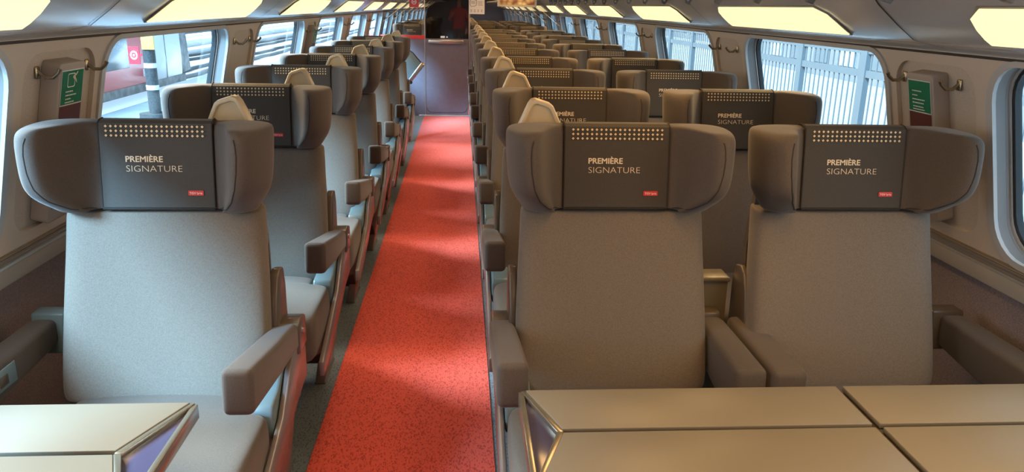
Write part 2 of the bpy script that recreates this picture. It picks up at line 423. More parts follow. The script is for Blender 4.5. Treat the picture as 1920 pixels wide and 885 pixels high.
# ------------------------------------------------------------------ seats
ZT = 1.245
def yc(z): return -0.03 + (z - 1.015) / 0.23 * 0.03
def HZ(z): return 1.018 + (z - 1.011) * 0.945      # finished height of the headrest
def make_headrest(parent):
    mb = MB(); rings = []
    for z, Wd, F in ((1.011, .240, .040), (1.014, .250, .050), (1.034, .262, .082), (1.065, .282, .130), (1.095, .292, .152), (1.13, .296, .160), (1.18, .298, .164), (1.222, .300, .164), (1.239, .297, .158), (1.246, .286, .146)):
        y = yc(z); T = {1.246: .034, 1.239: .056, 1.222: .082}.get(z, .09); y += {1.246: .010, 1.239: .003}.get(z, 0)
        half = [(0.0, y), (0.08, y), (0.138, y - .001), (0.158, y - .008 - .03 * F), (0.158 + .42 * (Wd - .228), y - .40 * F), (Wd - .086, y - .84 * F), (Wd - .072, y - F), (Wd - .044, y - F * .99), (Wd - .022, y - .80 * F), (Wd, y - .15 * F), (Wd - .016, y + .045), (.16, y + T), (0.07, y + T + .004)]
        half_l = [(-x, yy) for x, yy in reversed(half[1:])]
        ring = []
        for x, yy in half + [(0.0, y + T + .005)] + half_l:
            q = max(0.0, (abs(x) - .15) / .13); dz = -0.004 * min(1.3, q) ** 1.6 * max(0, (z - 1.0) / .245)
            if abs(x) <= .142: dz -= .009 * max(0, (z - 1.2) / .046); yy += .007 if yy < y + .02 else 0      # sunk under the cloth cover
            ring.append((x, yy, HZ(z + dz)))
        rings.append(ring)
    mb.loft(rings, cap=False)
    quads = [(0, 1, 12, 13), (1, 2, 11, 12), (2, 3, 10, 11), (3, 4, 9, 10), (4, 5, 8, 9), (5, 6, 7, 8)]      # the U-shaped top and bottom
    quads += [tuple((26 - i) % 26 for i in q) for q in quads]
    for base in (0, 26 * (len(rings) - 1)):
        for q in quads: mb.f.append([base + i for i in q]); mb.m.append(0)
    return mb.obj('headrest', velour_shaded, parent, subsurf=2)
from mathutils.bvhtree import BVHTree
def make_piping(parent):
    # stitched seam lines that follow the wing surface
    me = parent.data
    bv = BVHTree.FromPolygons([v.co for v in me.vertices], [tuple(p.vertices) for p in me.polygons])
    ctrl = [(.152, 1.022), (.185, 1.036), (.212, 1.065), (.228, 1.10), (.236, 1.14), (.239, 1.18), (.237, 1.205), (.232, 1.224)]
    for sx in (-1, 1):
        path = []
        for k in range(len(ctrl) - 1):
            for q in range(4):
                t = q / 4; x = ctrl[k][0] * (1 - t) + ctrl[k + 1][0] * t; z = ctrl[k][1] * (1 - t) + ctrl[k + 1][1] * t
                h = bv.ray_cast(Vector((sx * x, -.6, z)), Vector((0, 1, 0)))
                if h[0] is not None: path.append((sx * x, h[0].y - .0006, z))
        mb = MB(); mb.tube(path, 0.0014, 6); mb.obj('wing_seam', seam_m, parent, smooth=True)
def make_cover(parent):
    mb = MB(); h = 0.1382
    fr = []
    prof = [(yc(1.018) - .005, 1.018), (yc(1.12) - .006, 1.12), (yc(1.215) - .006, 1.215), (yc(1.238) - .005, 1.2385), (0.006, 1.2455), (0.024, 1.2475), (0.044, 1.242), (0.064, 1.224), (0.086, 1.18)]
    back = [(y + .004 if z < 1.245 and y < .02 else (y if y < .09 else y - .004), z - .003 if z > 1.24 else z) for y, z in prof]
    for x in (-h, -h + .003, h - .003, h):
        fr.append([(x, y, HZ(z)) for y, z in prof])
    mb.loft([[(p[0], p[1], p[2]) for p in r] for r in fr], 0, cap=False, closed=False)
    # dark edge piping down both sides
    for sx in (-1, 1):
        mb.tube([(sx * h, y + .001, HZ(z)) for y, z in prof[:6]], 0.0024, 6, 4)
    mb.tube([(-h, prof[0][0], 1.021), (h, prof[0][0], 1.021)], 0.003, 6, 4)
    def fn(off): return lambda u, z: (u, (yc(z) - .0065 - off - (.0035 if z > 1.2 else 0)), HZ(z))
    g = fn(0.0010)
    for r in range(3):
        for c in range(20):
            u = -0.117 + c * 0.01232 ; z = 1.2315 - r * 0.0120; d = 0.0037
            mb.add([g(u - d, z), g(u, z - d), g(u + d, z), g(u, z + d)], [(0, 1, 2, 3)], 1)
    text_mb('PREMI\u00c8RE', 0.090, -0.0745, 1.1465, 0.055, g, mb, 2)
    text_mb('SIGNATURE', 0.137, -0.0745, 1.1215, -0.016, g, mb, 2, height=0.0175)
    pts = rrect(0.074, 0.112, 1.0505, 1.0635, 0.0025, 3)
    mb.add([g(*p) for p in pts], [tuple(range(len(pts)))], 3)
    g2 = fn(0.0016)
    text_mb('TGV lyria', 0.031, 0.0775, 1.057, 0.0, g2, mb, 5)
    o = mb.obj('headrest_cover', [cover_m, gold_m, print_m, red_patch, seam_m, white_print], parent)
    o['label'] = 'smooth dark antimacassar printed with cream lettering, gold dots and a red tag'
    return o
def make_backrest(parent):
    mb = MB(); rings = []
    for z, y, Wd in ((.535, -.148, .245), (.54, -.154, .256), (.575, -.147, .262), (.68, -.114, .262), (.80, -.080, .258), (.93, -.045, .251), (.99, -.032, .249), (1.008, -.027, .247), (1.012, -.022, .240)):
        half = [(0, y + .008), (.12, y + .005), (Wd - .055, y - .005), (Wd - .014, y + .002), (Wd - .001, y + .024), (Wd, y + .075), (Wd - .02, y + .125), (.12, y + .135)]
        rings.append([(x, yy, z) for x, yy in half + [(0, y + .136)] + [(-x, yy) for x, yy in reversed(half[1:])]])
    mb.loft(rings)
    o = mb.obj('backrest', velour, parent, subsurf=2)
    return o
def make_backshell(parent):
    mb = MB(); rings = []
    for z, y, Wd in ((.42, .00, .25), (.6, .025, .262), (.9, .095, .245), (1.05, .112, .225), (1.20, .116, .215), (1.215, .112, .20)):
        rings.append([(-Wd, y - .05, z), (-Wd + .01, y, z), (-.1, y + .022, z), (.1, y + .022, z), (Wd - .01, y, z), (Wd, y - .05, z), (.1, y - .02, z), (-.1, y - .02, z)])
    mb.loft(rings)
    return mb.obj('back_shell', shell_m, parent, smooth=True)
def make_cushion(parent):
    mb = MB(); rings = []
    for y, z0, z1, Wd in ((.00, .42, .525, .20), (-.02, .41, .545, .215), (-.10, .40, .548, .222), (-.215, .39, .556, .222), (-.236, .385, .558, .224), (-.246, .38, .558, .285), (-.262, .38, .559, .294), (-.38, .375, .563, .295), (-.50, .375, .562, .293), (-.545, .38, .556, .290), (-.562, .39, .535, .280), (-.566, .41, .50, .268)):
        half = [(0, z1 + .004), (.12, z1 + .003), (Wd - .035, z1), (Wd - .007, z1 - .007), (Wd, z1 - .028), (Wd - .002, z0 + .03), (Wd - .03, z0), (.1, z0)]
        rings.append([(x, y, zz) for x, zz in half + [(0, z0)] + [(-x, zz) for x, zz in reversed(half[1:])]])
    mb.loft(rings)
    return mb.obj('seat_cushion', velour_part_shaded, parent, subsurf=2)
def make_arm(parent, x0, x1, yr, zr, yf, zf, tall=0.105, tr=0.085):
    """padded armrest from rear (yr, zr top) to front (yf, zf top)"""
    mb = MB(); w = (x1 - x0) / 2; xm = (x0 + x1) / 2; rings = []
    for t, k, wd, sh in ((0, .80, .86, .004), (.10, .88, .95, 0), (.5, .96, 1.0, 0), (1.0, 1.0, 1.0, 0)):
        y = yr + (yf - yr) * t; zt = zr + (zf - zr) * t - sh; zb = zt - (tr + (tall - tr) * t) * k
        rings.append([(xm - w * wd, y + (.012 if t == 1.0 else 0), zt), (xm + w * wd, y + (.012 if t == 1.0 else 0), zt), (xm + w * wd, y, zb), (xm - w * wd, y, zb)])
    mb.loft(rings)
    return mb.obj('armrest', velour_shaded, parent, bevel=.016, seg=4)
def make_fin(parent, x0, x1):
    mb = MB()
    poly = [(-.055, .44), (-.050, .66), (-.020, .78), (.005, .825), (.030, .838), (.070, .830), (.085, .78), (.085, .44)]
    mb.prism(poly, 'x', x0, x1)
    return mb.obj('side_shell', shell_m, parent, bevel=.004)
def make_aisle_side(parent, m):
    """arm bracket, pivot and slanted leg on the aisle side (m = +1 or -1)"""
    mb = MB(); X = lambda a, b: tuple(sorted((m * a, m * b)))
    poly = [(.075, .655), (.02, .650), (-.045, .632), (-.105, .606), (-.135, .585), (-.160, .570), (-.222, .564), (-.234, .545), (-.232, .47), (.10, .42)]
    mb.prism(poly, 'x', *X(.226, .294))
    o = mb.obj('arm_bracket', brack_m, parent, bevel=.008, seg=3); o['label'] = 'pale blue-grey moulded arm bracket'
    mb = MB(); mb.prism([(.085, .60), (.085, .685), (.02, .70), (-.01, .69), (-.01, .60)], 'x', *X(.245, .322))
    c = mb.obj('pivot_cap', shell_m, parent, bevel=.006)
    mb = MB(); mb.tube([(m * .318, .035, .655), (m * .3265, .035, .655)], .010, 12); mb.obj('pivot_pin', pin_m, c, smooth=True)
    mb = MB()
    mb.prism([(.10, .64), (-.03, .642), (-.10, .595), (-.20, .515), (-.50, .42), (-.56, .40), (-.565, .352), (-.50, .352), (-.20, .42), (-.05, .47), (.10, .49)], 'x', *X(.2965, .314))
    r_ = mb.obj('side_rail', leg_m, parent, bevel=.004); r_['label'] = 'glossy grey side rail sloping to the front'
    mb = MB()
    mb.loft([[(m * .24, -.05, .42), (m * .27, -.05, .42), (m * .27, .14, .42), (m * .24, .14, .42)],
             [(m * .155, .06, .012), (m * .195, .06, .012), (m * .195, .30, .012), (m * .155, .30, .012)],
             [(m * .150, .06, .0), (m * .200, .06, .0), (m * .200, .31, .0), (m * .150, .31, .0)]])
    mb.obj('leg', leg_m, parent, bevel=.004)
def make_inner_leg(parent, m):
    mb = MB()
    mb.loft([[(m * .20, -.05, .42), (m * .23, -.05, .42), (m * .23, .12, .42), (m * .20, .12, .42)], [(m * .17, .08, .0), (m * .21, .08, .0), (m * .21, .30, .0), (m * .17, .30, .0)]])
    mb.obj('leg', leg_m, parent, bevel=.004)
def make_underframe(parent):
    mb = MB()
    mb.prism([(-.47, .378), (-.42, .32), (-.05, .20), (.05, .10), (.10, .10), (.14, .45), (.0, .45), (-.02, .378)], 'x', -.215, .215)
    mb.obj('underframe', under_m, parent, bevel=.006)
def make_handle(parent, m):
    """trapezoid grab handle on the aisle-side shoulder"""
    xc_ = .150 if m > 0 else -.192
    def T(px, pz, y): return (xc_ + m * px, y + (pz - 1.20) * -.08, pz)
    out = [(-.062, 1.190), (-.060, 1.218), (-.034, 1.272), (-.024, 1.280), (.014, 1.292), (.026, 1.289), (.034, 1.278), (.060, 1.218), (.062, 1.190)]
    cx_, cz_ = 0.0, 1.235
    inn = [(cx_ + (x - cx_) * .74, cz_ + (z - cz_) * .76) for x, z in out]
    mb = MB()
    a = [T(x, z, .108) for x, z in out]; b = [T(cx_ + (x - cx_) * .95, cz_ + (z - cz_) * .97, .098) for x, z in out]
    c = [T(x, z, .098) for x, z in inn]; d = [T(x, z, .106) for x, z in inn]
    e = [T(x, z, .136) for x, z in out]
    mb.loft([e, a, b, c, d])
    h = mb.obj('grab_handle', handle_m, parent, bevel=.002)
    h['label'] = 'cream plastic trapezoid grab handle'
    return h

def make_seat(name, kind):
    """kind: solo (aisle on +x), aisle (aisle on -x), window"""
    t = empty(name)
    make_cushion(t); make_backrest(t); make_backshell(t); hr = make_headrest(t); make_piping(hr); make_cover(t); make_underframe(t)
    if kind == 'solo':
        make_arm(t, .250, .320, .045, .682, -.475, .780); make_aisle_side(t, 1); make_fin(t, .250, .273); make_handle(t, 1)
        a = make_arm(t, -.395, -.322, .03, .702, -.40, .702)
        mb = MB(); mb.box(-.3225, -.3185, -.285, -.20, .633, .684); cp = mb.obj('control_panel', brack_m, a, bevel=.0015)
        mb = MB(); mb.box(-.3190, -.3165, -.272, -.238, .643, .668); mb.obj('button', shell_m, cp, bevel=.001)
        mb = MB(); mb.prism([(.075, .60), (.075, .715), (.02, .715), (.012, .60)], 'x', -.392, -.305); mb.obj('arm_mount', brack_m, t, bevel=.006)
        make_inner_leg(t, -1)
    elif kind == 'aisle':
        make_arm(t, -.330, -.258, .045, .682, -.475, .780); make_aisle_side(t, -1); make_fin(t, -.276, -.254); make_handle(t, -1)
        make_arm(t, .262, .342, .03, .690, -.34, .690, tall=.15, tr=.11); make_fin(t, .246, .262); make_inner_leg(t, 1)
        mb = MB(); mb.prism([(.07, .58), (.07, .70), (.02, .70), (.012, .58)], 'x', .27, .335); mb.obj('arm_mount', shell_m, t, bevel=.006)
    else:
        make_arm(t, -.293, -.205, .03, .690, -.355, .690, tall=.15, tr=.11); make_fin(t, -.262, -.246); make_inner_leg(t, -1)
        make_arm(t, .345, .425, .03, .690, -.42, .690, tall=.14, tr=.11); make_inner_leg(t, 1)
        mb = MB(); mb.prism([(.075, .58), (.075, .70), (.02, .70), (.012, .58)], 'x', .325, .42); mb.obj('arm_mount', shell_m, t, bevel=.006)
    return t
ROW0, RP = 2.0, 0.9177
XL, XA, XB = -0.762, 0.408, 1.052
solo = make_seat('solo_armchair', 'solo'); aisle = make_seat('aisle_armchair', 'aisle'); windw = make_seat('window_armchair', 'window')
def place(proto, used, x, y, label, group):
    o = proto if not used else copy_tree(proto)
    o.location = (x, y, 0); tag(o, label, 'seat', group)
    return o
for k in range(7):
    lb = 'blue-lit taupe solo seat facing the small table, first of the solo column' if k == 0 else 'taupe winged solo seat by the window, %s row of the solo column' % ORD[k]
    place(solo, k > 0, XL, ROW0 - .015 + RP * k, lb, 'solo seats along the window')
for k in range(10):
    lb = 'brown winged aisle seat facing the wide table, first beside the red carpet' if k == 0 else 'brown winged aisle seat of the paired column, %s row from the wide table' % ORD[k]
    place(aisle, k > 0, XA, ROW0 + RP * k, lb, 'aisle seats of the paired rows')
    lb = 'brown winged window seat facing the wide table, first beside the green notice' if k == 0 else 'brown winged window seat of the paired column, %s row from the wide table' % ORD[k]
    place(windw, k > 0, XB, ROW0 + RP * k, lb, 'window seats of the paired rows')
for k in range(5):
    y = 12.5 + RP * k
    place(solo, True, XL, y, 'distant solo seat beyond the glass partition, %s row past it' % ORD[k], 'seats beyond the partition')
    place(aisle, True, XA, y, 'distant aisle seat beyond the partition, %s row past the white poster' % ORD[k], 'seats beyond the partition')
    place(windw, True, XB, y, 'distant window seat beyond the partition, %s row past the hanging screen' % ORD[k], 'seats beyond the partition')
# consoles between the paired seats
proto = None
for k in range(10):
    if proto is None:
        proto = c = empty('seat_console')
        mb = MB(); mb.box(-.052, .052, .095, .16, .0, .77); mb.obj('console_body', console_m, c, bevel=.004)
        mb = MB(); mb.box(-.053, .053, .080, .165, .770, .783); mb.obj('console_top', console_m, c, bevel=.004)
    else: c = copy_tree(proto)
    c.location = (0.732, ROW0 + RP * k, 0)
    tag(c, 'bronze beige console between the two seats of the %s paired row' % ORD[k], 'seat console', 'consoles between the paired seats')

# ------------------------------------------------------------------ tables
def make_table(name, xa, xe, ya, yb, ymid, apex, split, m, label):
    """folded table: aisle end at xa, far end xe; far edge yb, near edge ya; m=+1 when it runs to +x"""
    t = empty(name, ((xa + xe) / 2, ymid, 0), label, 'table'); inv = Matrix.Translation(-t.location)
    def add(mb, nm, mt, bev=0.0015, parent=t):
        o = mb.obj(nm, mt, parent, bevel=bev)
        if parent is t: o.matrix_parent_inverse = inv
        return o
    zt = .735; g = .0065
    cuts = [xa] + ([split] if split else []) + [xe]
    for i in range(len(cuts) - 1):
        l, r = cuts[i] + m * (0.012 if i == 0 else .008), cuts[i + 1] - (m * .008 if i < len(cuts) - 2 else 0)
        ll = apex if i == 0 else l
        far = [(l, yb), (r, yb), (r, ymid + g), (ll, ymid + g)]; near = [(ll, ymid - g), (r, ymid - g), (r, ya), (l, ya)]
        for poly in (far, near):
            mb = MB(); mb.prism(poly, 'z', zt - .012, zt); add(mb, 'table_leaf', table_m)
    mb = MB()
    mb.prism([(apex, ymid), (apex, ymid + g), (xa + m * .012, yb), (xa + m * .002, yb), (apex - m * .012, ymid)], 'z', zt - .018, zt - .002)
    mb.prism([(apex, ymid), (apex, ymid - g), (xa + m * .012, ya), (xa + m * .002, ya), (apex - m * .012, ymid)], 'z', zt - .018, zt - .002)
    add(mb, 'metal_edge', table_edge_m, .001)
    mb = MB(); x0, x1 = sorted((xa, xe)); mb.box(x0 + .012, x1 - .012, ya + .004, yb - .004, zt - .034, zt - .0135); add(mb, 'table_core', table_dark_m)
    mb = MB(); mb.prism([(xa + m * .004, yb - .012), (apex - m * .004, ymid), (xa + m * .004, ya + .012)], 'z', zt - .0335, zt - .0125); add(mb, 'violet_inset', table_glass_m, .0005)
    mb = MB(); x0, x1 = sorted((xa - m * .004, xa + m * .008)); mb.box(x0, x1, ya, yb, zt - .036, zt - .004); add(mb, 'end_bar', table_edge_m, .002)
    xm = xa + (xe - xa) * .62
    mb = MB(); mb.box(xm - .035, xm + .035, ymid - .09, ymid + .09, .02, zt - .034); add(mb, 'pedestal', leg_m, .012)
    mb = MB(); mb.box(xm - .12, xm + .12, ymid - .15, ymid + .15, 0, .022); add(mb, 'base_plate', leg_m, .005)
    mb = MB(); mb.box(*sorted((xe, xe - m * .03)), ya + .03, yb - .03, zt - .09, zt - .034); add(mb, 'wall_bracket', leg_m, .003)
    return t
make_table('wide_table', .128, XC + 1.375, 1.166, 1.502, 1.334, .200, .838, 1, 'wide beige folded table before the paired seats, two halves with dark joints')
make_table('small_table', -.545, XC - 1.375, 1.10, 1.468, 1.284, -.632, None, -1, 'small pale beige folded table in front of the first solo seat')

# ------------------------------------------------------------------ hooks and notice boxes on the pillars
def make_hook():
    t = empty('coat_hook')
    mb = MB(); mb.box(-.011, .011, -.016, .016, -.006, .0); mb.obj('hook_plate', brass_m, t, bevel=.003, fn=lambda a, b, c: (a, c, b))
    mb = MB(); mb.tube([(0, .004, .012), (0, -.006, .000), (0, -.020, -.012), (0, -.040, -.012), (0, -.055, .000), (0, -.060, .010)], [.006, .0058, .0055, .0052, .005, .006], 8)
    mb.obj('hook_arm', brass_m, t, smooth=True)
    return t
hook = make_hook(); used = False
from mathutils import Euler
for s, nm in SIDES:
    f = wallpt(s)
    for k in range(len(WIN) - 1):
        yc_ = (WIN[k][1] + WIN[k + 1][0]) / 2 + .01
        if not (0.9 < yc_ < 20): continue
        nn = k - 1
        for side, dy in (('nearer', -.115), ('farther', .165)):
            h = copy_tree(hook) if used else hook; used = True
            p = f(yc_ + dy, 1.338, 0.012)
            h.location = p
            h.rotation_euler = (0, s * ALPHA * 0, -math.pi / 2 if s > 0 else math.pi / 2)
            h.rotation_euler = Euler((0, 0, math.pi / 2 * (-1 if s > 0 else 1)))
            tag(h, 'bronze coat hook on the %s wall, %s of the pair on the %s pillar' % (side_words(s).replace('-seat side', '-seat'), side, ORD[nn]), 'coat hook', 'coat hooks on the pillars')
def notice_box(s, y0, y1, pict, label):
    f = wallpt(s); t = empty('notice_box', f((y0 + y1) / 2, 1.15, 0.012), label, 'notice box', 'green notice boxes'); inv = Matrix.Translation(-t.location)
    mb = MB(); pts = rrect(y0, y1, .93, 1.368, .012, 4); mb.loft([[(p[0], p[1], w) for p in pts] for w in (.014, -.034)])
    o = mb.obj('housing', box_m, t, bevel=.003, fn=f); o.matrix_parent_inverse = inv
    w = -.0352
    def fl(u, v): return f(u, v, w)
    def dirx(a): return (y0 + y1) / 2 + (a if s < 0 else -a)     # reading direction along the wall
    hwid = (y1 - y0) / 2 - .010
    mb = MB(); mb.add([f(y0 + .010, 1.255, w), f(y1 - .010, 1.255, w), f(y1 - .010, 1.350, w), f(y0 + .010, 1.350, w)], [(0, 1, 2, 3)], 1)
    w2 = -.0358
    mb.add([f(y0 + .0125, 1.2575, w2), f(y1 - .0125, 1.2575, w2), f(y1 - .0125, 1.3475, w2), f(y0 + .0125, 1.3475, w2)], [(0, 1, 2, 3)], 0)
    w3 = -.0364
    def bar(a0, a1, v0, v1, mi=1):
        mb.add([f(dirx(a0), v0, w3), f(dirx(a1), v0, w3), f(dirx(a1), v1, w3), f(dirx(a0), v1, w3)], [(0, 1, 2, 3)], mi)
    if pict:
        o_, i_ = rrect(-.030, .012, 1.303, 1.341, .006, 4), rrect(-.0275, .0095, 1.3055, 1.3385, .005, 4)
        n = len(o_); mb.add([f(dirx(a), v, w3) for a, v in o_] + [f(dirx(a), v, w3) for a, v in i_], [(i, (i + 1) % n, n + (i + 1) % n, n + i) for i in range(n)], 1)
        for poly in ([(-.002, 1.331), (.008, 1.337), (.014, 1.330), (.006, 1.322)], [(.010, 1.332), (.020, 1.322), (.024, 1.312), (.014, 1.320)], [(.012, 1.336), (.024, 1.345), (.027, 1.342), (.016, 1.332)]):
            mb.add([f(dirx(a), v, w3) for a, v in poly], [(0, 1, 2, 3)], 2)
        rows = ((1.292, -.036, .004), (1.282, -.036, .024), (1.272, -.036, -.006), (1.263, -.036, .014))
    else:
        rows = ((1.318, -.036, .012), (1.305, -.036, -.008), (1.293, -.036, .028), (1.283, -.036, .022), (1.272, -.034, .020), (1.264, -.034, .026))
    for v, a, b in rows:
        x = a
        while x < b:
            wd = random.uniform(.004, .009); bar(x, min(b, x + wd), v - .0016, v + .0016); x += wd + .0016
    o = mb.obj('green_notice', [green_m, white_print, print_m], t); o.matrix_parent_inverse = inv; o['label'] = 'green notice with pale printed lines'
    mb = MB(); mb.add([f(y0 + .012, .97, w), f(y1 - .012, .97, w), f(y1 - .012, 1.2535, w), f(y0 + .012, 1.2535, w)], [(0, 1, 2, 3)])
    o = mb.obj('maroon_window', maroon_m, t); o.matrix_parent_inverse = inv; o['label'] = 'dark red window below the green notice'
    return t
notice_box(1, 2.180, 2.318, False, 'grey wall box with a text-only green notice beside the first paired window seat')
notice_box(-1, 2.150, 2.295, True, 'grey wall box with a green pictogram notice beside the first solo seat')
notice_box(-1, 2.180 + PITCH_W * 2, 2.318 + PITCH_W * 2, False, 'small distant grey wall box on the third solo-side pillar')

# ------------------------------------------------------------------ bulkhead, door, poster, screen
DX0, DX1 = -0.498, 0.105
mb = MB(); mb.box(-1.40, DX0 - .006, YB, YB + .05, 0, 1.065); struct(mb.obj('wall_partition_solo', bulk_m))
mb = MB(); mb.box(DX1 + .012, 1.66, YB, YB + .05, 0, 1.065); struct(mb.obj('wall_partition_paired', bulk_m))
mb = MB(); mb.box(-1.30, DX0 - .006, YB - .012, YB + .062, 1.065, 1.118); struct(mb.obj('trim_red', redtrim_m, bevel=.004))
for i, (a, b) in enumerate(((-1.16, DX0 - .012), (DX1 + .03, 1.40))):
    mb = MB(); mb.box(a, b, YB + .018, YB + .028, 1.10 if i == 0 else 1.065, 1.90); o = mb.obj('window_%d' % (50 + i), part_glass_m); struct(o)
for i, x in enumerate((DX0 - .012, DX1 + .006)):
    mb = MB(); mb.box(x, x + .012, YB - .004, YB + .054, 0, 1.95); struct(mb.obj('trim_%d' % (1 + i), steel_m))
mb = MB(); mb.box(-.60, .13, YB - .03, YB - .002, 0.0, .016); struct(mb.obj('trim_threshold', rail_edge_m, bevel=.003))
d = empty('door_1', ((DX0 + DX1) / 2, YB, 0)); struct(d); inv = Matrix.Translation(-d.location)
def dp(mb, nm, mt, bev=0.0):
    o = mb.obj(nm, mt, d, bevel=bev); o.matrix_parent_inverse = inv; return o
mb = MB(); mb.box(DX0 + .002, DX1 - .002, YB + .004, YB + .045, .02, 1.075); dp(mb, 'door_panel', bulk_m)
mb = MB(); o_, i_ = rrect(DX0 + .012, DX1 - .014, .045, 1.30, .07), rrect(DX0 + .018, DX1 - .020, .051, 1.294, .066)
n = len(o_); mb.add([(p[0], YB + .0025, p[1]) for p in o_ + i_], [(i, (i + 1) % n, n + (i + 1) % n, n + i) for i in range(n) if o_[i][1] < 1.07 and o_[(i + 1) % n][1] < 1.2]); dp(mb, 'door_seam', seamline_m)
mb = MB(); mb.box(DX0 + .002, DX1 - .002, YB + .018, YB + .028, 1.075, 1.92); dp(mb, 'door_glass', door_glass_m)
mb = MB(); mb.box(-.452, .035, YB - .055, YB - .03, 1.012, 1.062)
for x in (-.44, .01): mb.box(x, x + .02, YB - .032, YB + .004, 1.025, 1.05)
h = dp(mb, 'door_handle', steel_m, .006); h['label'] = 'long horizontal grey bar handle'
mb = MB(); mb.box(-.285, -.225, YB + .010, YB + .016, 1.085, 1.112); mb.box(-.205, -.185, YB + .010, YB + .016, 1.088, 1.108); o = dp(mb, 'sticker', white_print); 

t = empty('poster', (.215, YB - .004, 1.40), 'white printed poster on the partition post beside the glass door', 'poster'); inv = Matrix.Translation(-t.location)
mb = MB(); mb.box(.112, .325, YB - .010, YB - .006, 1.415, 1.725); o = mb.obj('paper', paper_m, t); o.matrix_parent_inverse = inv
mb = MB(); yq = YB - .0108
bub = [(.125, 1.53), (.135, 1.52), (.138, 1.505), (.15, 1.515), (.175, 1.518), (.205, 1.522), (.215, 1.535), (.22, 1.57), (.215, 1.60), (.17, 1.61), (.13, 1.605), (.123, 1.57)]
nb_ = [((x - .17) * .88 + .17, (z - 1.56) * .88 + 1.56) for x, z in bub]; n = len(bub)
mb.add([(x, yq, z) for x, z in bub + nb_], [(i, (i + 1) % n, n + (i + 1) % n, n + i) for i in range(n)])
for r in range(4): mb.add([(.235, yq, 1.53 + r * .016), (.235 + random.uniform(.04, .075), yq, 1.53 + r * .016), (.295, yq, 1.534 + r * .016), (.235, yq, 1.534 + r * .016)], [(0, 1, 2, 3)])
for c in range(4):
    for r in range(5):
        x = .128 + c * .049; z = 1.44 + r * .0085
        mb.add([(x, yq, z), (x + random.uniform(.022, .036), yq, z), (x + .022, yq, z + .003), (x, yq, z + .003)], [(0, 1, 2, 3)])
for r in range(3): mb.add([(.143, yq, 1.555 + r * .013), (.20, yq, 1.555 + r * .013), (.195, yq, 1.559 + r * .013), (.143, yq, 1.559 + r * .013)], [(0, 1, 2, 3)])
o = mb.obj('print', ink_m, t); o.matrix_parent_inverse = inv

t = empty('red_sign', (-.64, YB + .01, 1.54), 'small red square sign with white ring symbol on the partition glass', 'sign'); inv = Matrix.Translation(-t.location)
mb = MB(); mb.box(-.712, -.580, YB + .008, YB + .014, 1.487, 1.70); o = mb.obj('sign_plate', redtrim_m, t); o.matrix_parent_inverse = inv
mb = MB()
for ro, ri in ((.034, .026),):
    n = 24; P = [(math.cos(2 * math.pi * i / n), math.sin(2 * math.pi * i / n)) for i in range(n)]
    mb.add([(-.646 + ro * a, YB + .0070, 1.562 + ro * b) for a, b in P] + [(-.646 + ri * a, YB + .0070, 1.562 + ri * b) for a, b in P], [(i, (i + 1) % n, n + (i + 1) % n, n + i) for i in range(n)])
for x in (-.664, -.650, -.636): mb.add([(x, YB + .007, 1.552), (x + .008, YB + .007, 1.552), (x + .008, YB + .007, 1.572), (x, YB + .007, 1.572)], [(0, 1, 2, 3)])
o = mb.obj('symbol', white_print, t); o.matrix_parent_inverse = inv

# hanging screen
def screen_mat():
    m = bpy.data.materials.new('food_picture_screen'); m.use_nodes = True; n = m.node_tree.nodes; l = m.node_tree.links; b = n['Principled BSDF']
    t = n.new('ShaderNodeTexCoord'); v = n.new('ShaderNodeTexVoronoi'); v.inputs['Scale'].default_value = 16
    l.new(t.outputs['Object'], v.inputs['Vector'])
    r = n.new('ShaderNodeValToRGB'); e = r.color_ramp.elements; e[0].color = (1.0, .55, .16, 1); e[1].color = (.22, .04, .01, 1); e[0].position = .1; e[1].position = .75
    l.new(v.outputs['Distance'], r.inputs[0]); b.inputs['Base Color'].default_value = (.02, .02, .02, 1); b.inputs['Roughness'].default_value = .3
    l.new(r.outputs[0], b.inputs['Emission Color']); b.inputs['Emission Strength'].default_value = 0.9
    return m
t = empty('ceiling_screen', (.63, 9.0, 1.7), 'wide screen showing orange food, hung from the ceiling before the partition', 'screen'); inv = Matrix.Translation(-t.location)
mb = MB(); mb.box(.404, .842, 8.97, 9.03, 1.522, 1.80); o = mb.obj('screen_housing', bezel_m, t, bevel=.006); o.matrix_parent_inverse = inv
mb = MB(); mb.box(.430, .818, 8.966, 8.969, 1.545, 1.782); o = mb.obj('display', screen_mat(), t); o.matrix_parent_inverse = inv; o['label'] = 'lit display with an orange food picture'
mb = MB(); mb.box(.60, .65, 8.98, 9.02, 1.80, 1.99); o = mb.obj('hanger', bezel_m, t); o.matrix_parent_inverse = inv

# folding support at the end of the solo column: grey arm with a dark strap, beside the partition
t = empty('folding_table', (-.66, 9.0, 0), 'folded grey tray with a slanted arm behind the last solo seat', 'folding table'); inv = Matrix.Translation(-t.location)
def fp(mb, nm, mt, bev=0.0, sm=None):
    o = mb.obj(nm, mt, t, bevel=bev, smooth=sm); o.matrix_parent_inverse = inv; return o
mb = MB(); mb.loft([[(-.445, y, .905), (-.405, y, .875), (-.565, y, .675), (-.60, y, .705)] for y in (8.96, 9.05)]); fp(mb, 'slanted_arm', steel_m, .010)
mb = MB(); mb.loft([[(-.86, y, .99), (-.62, y, 1.02), (-.56, y, 1.01), (-.445, y, .895), (-.59, y, .72), (-.86, y, .72)] for y in (9.00, 9.02)]); fp(mb, 'tray_panel', brack_m, .003)
mb = MB(); mb.tube([(-.64, 8.99, 1.03), (-.575, 8.99, 1.027), (-.54, 8.99, 1.005), (-.50, 8.99, .955), (-.455, 8.99, .905), (-.425, 8.99, .885)], .006, 8); fp(mb, 'strap', seam_m, 0, True)
mb = MB(); mb.box(-.64, -.555, 8.96, 9.05, .66, .71); fp(mb, 'hinge', under_m, .008)
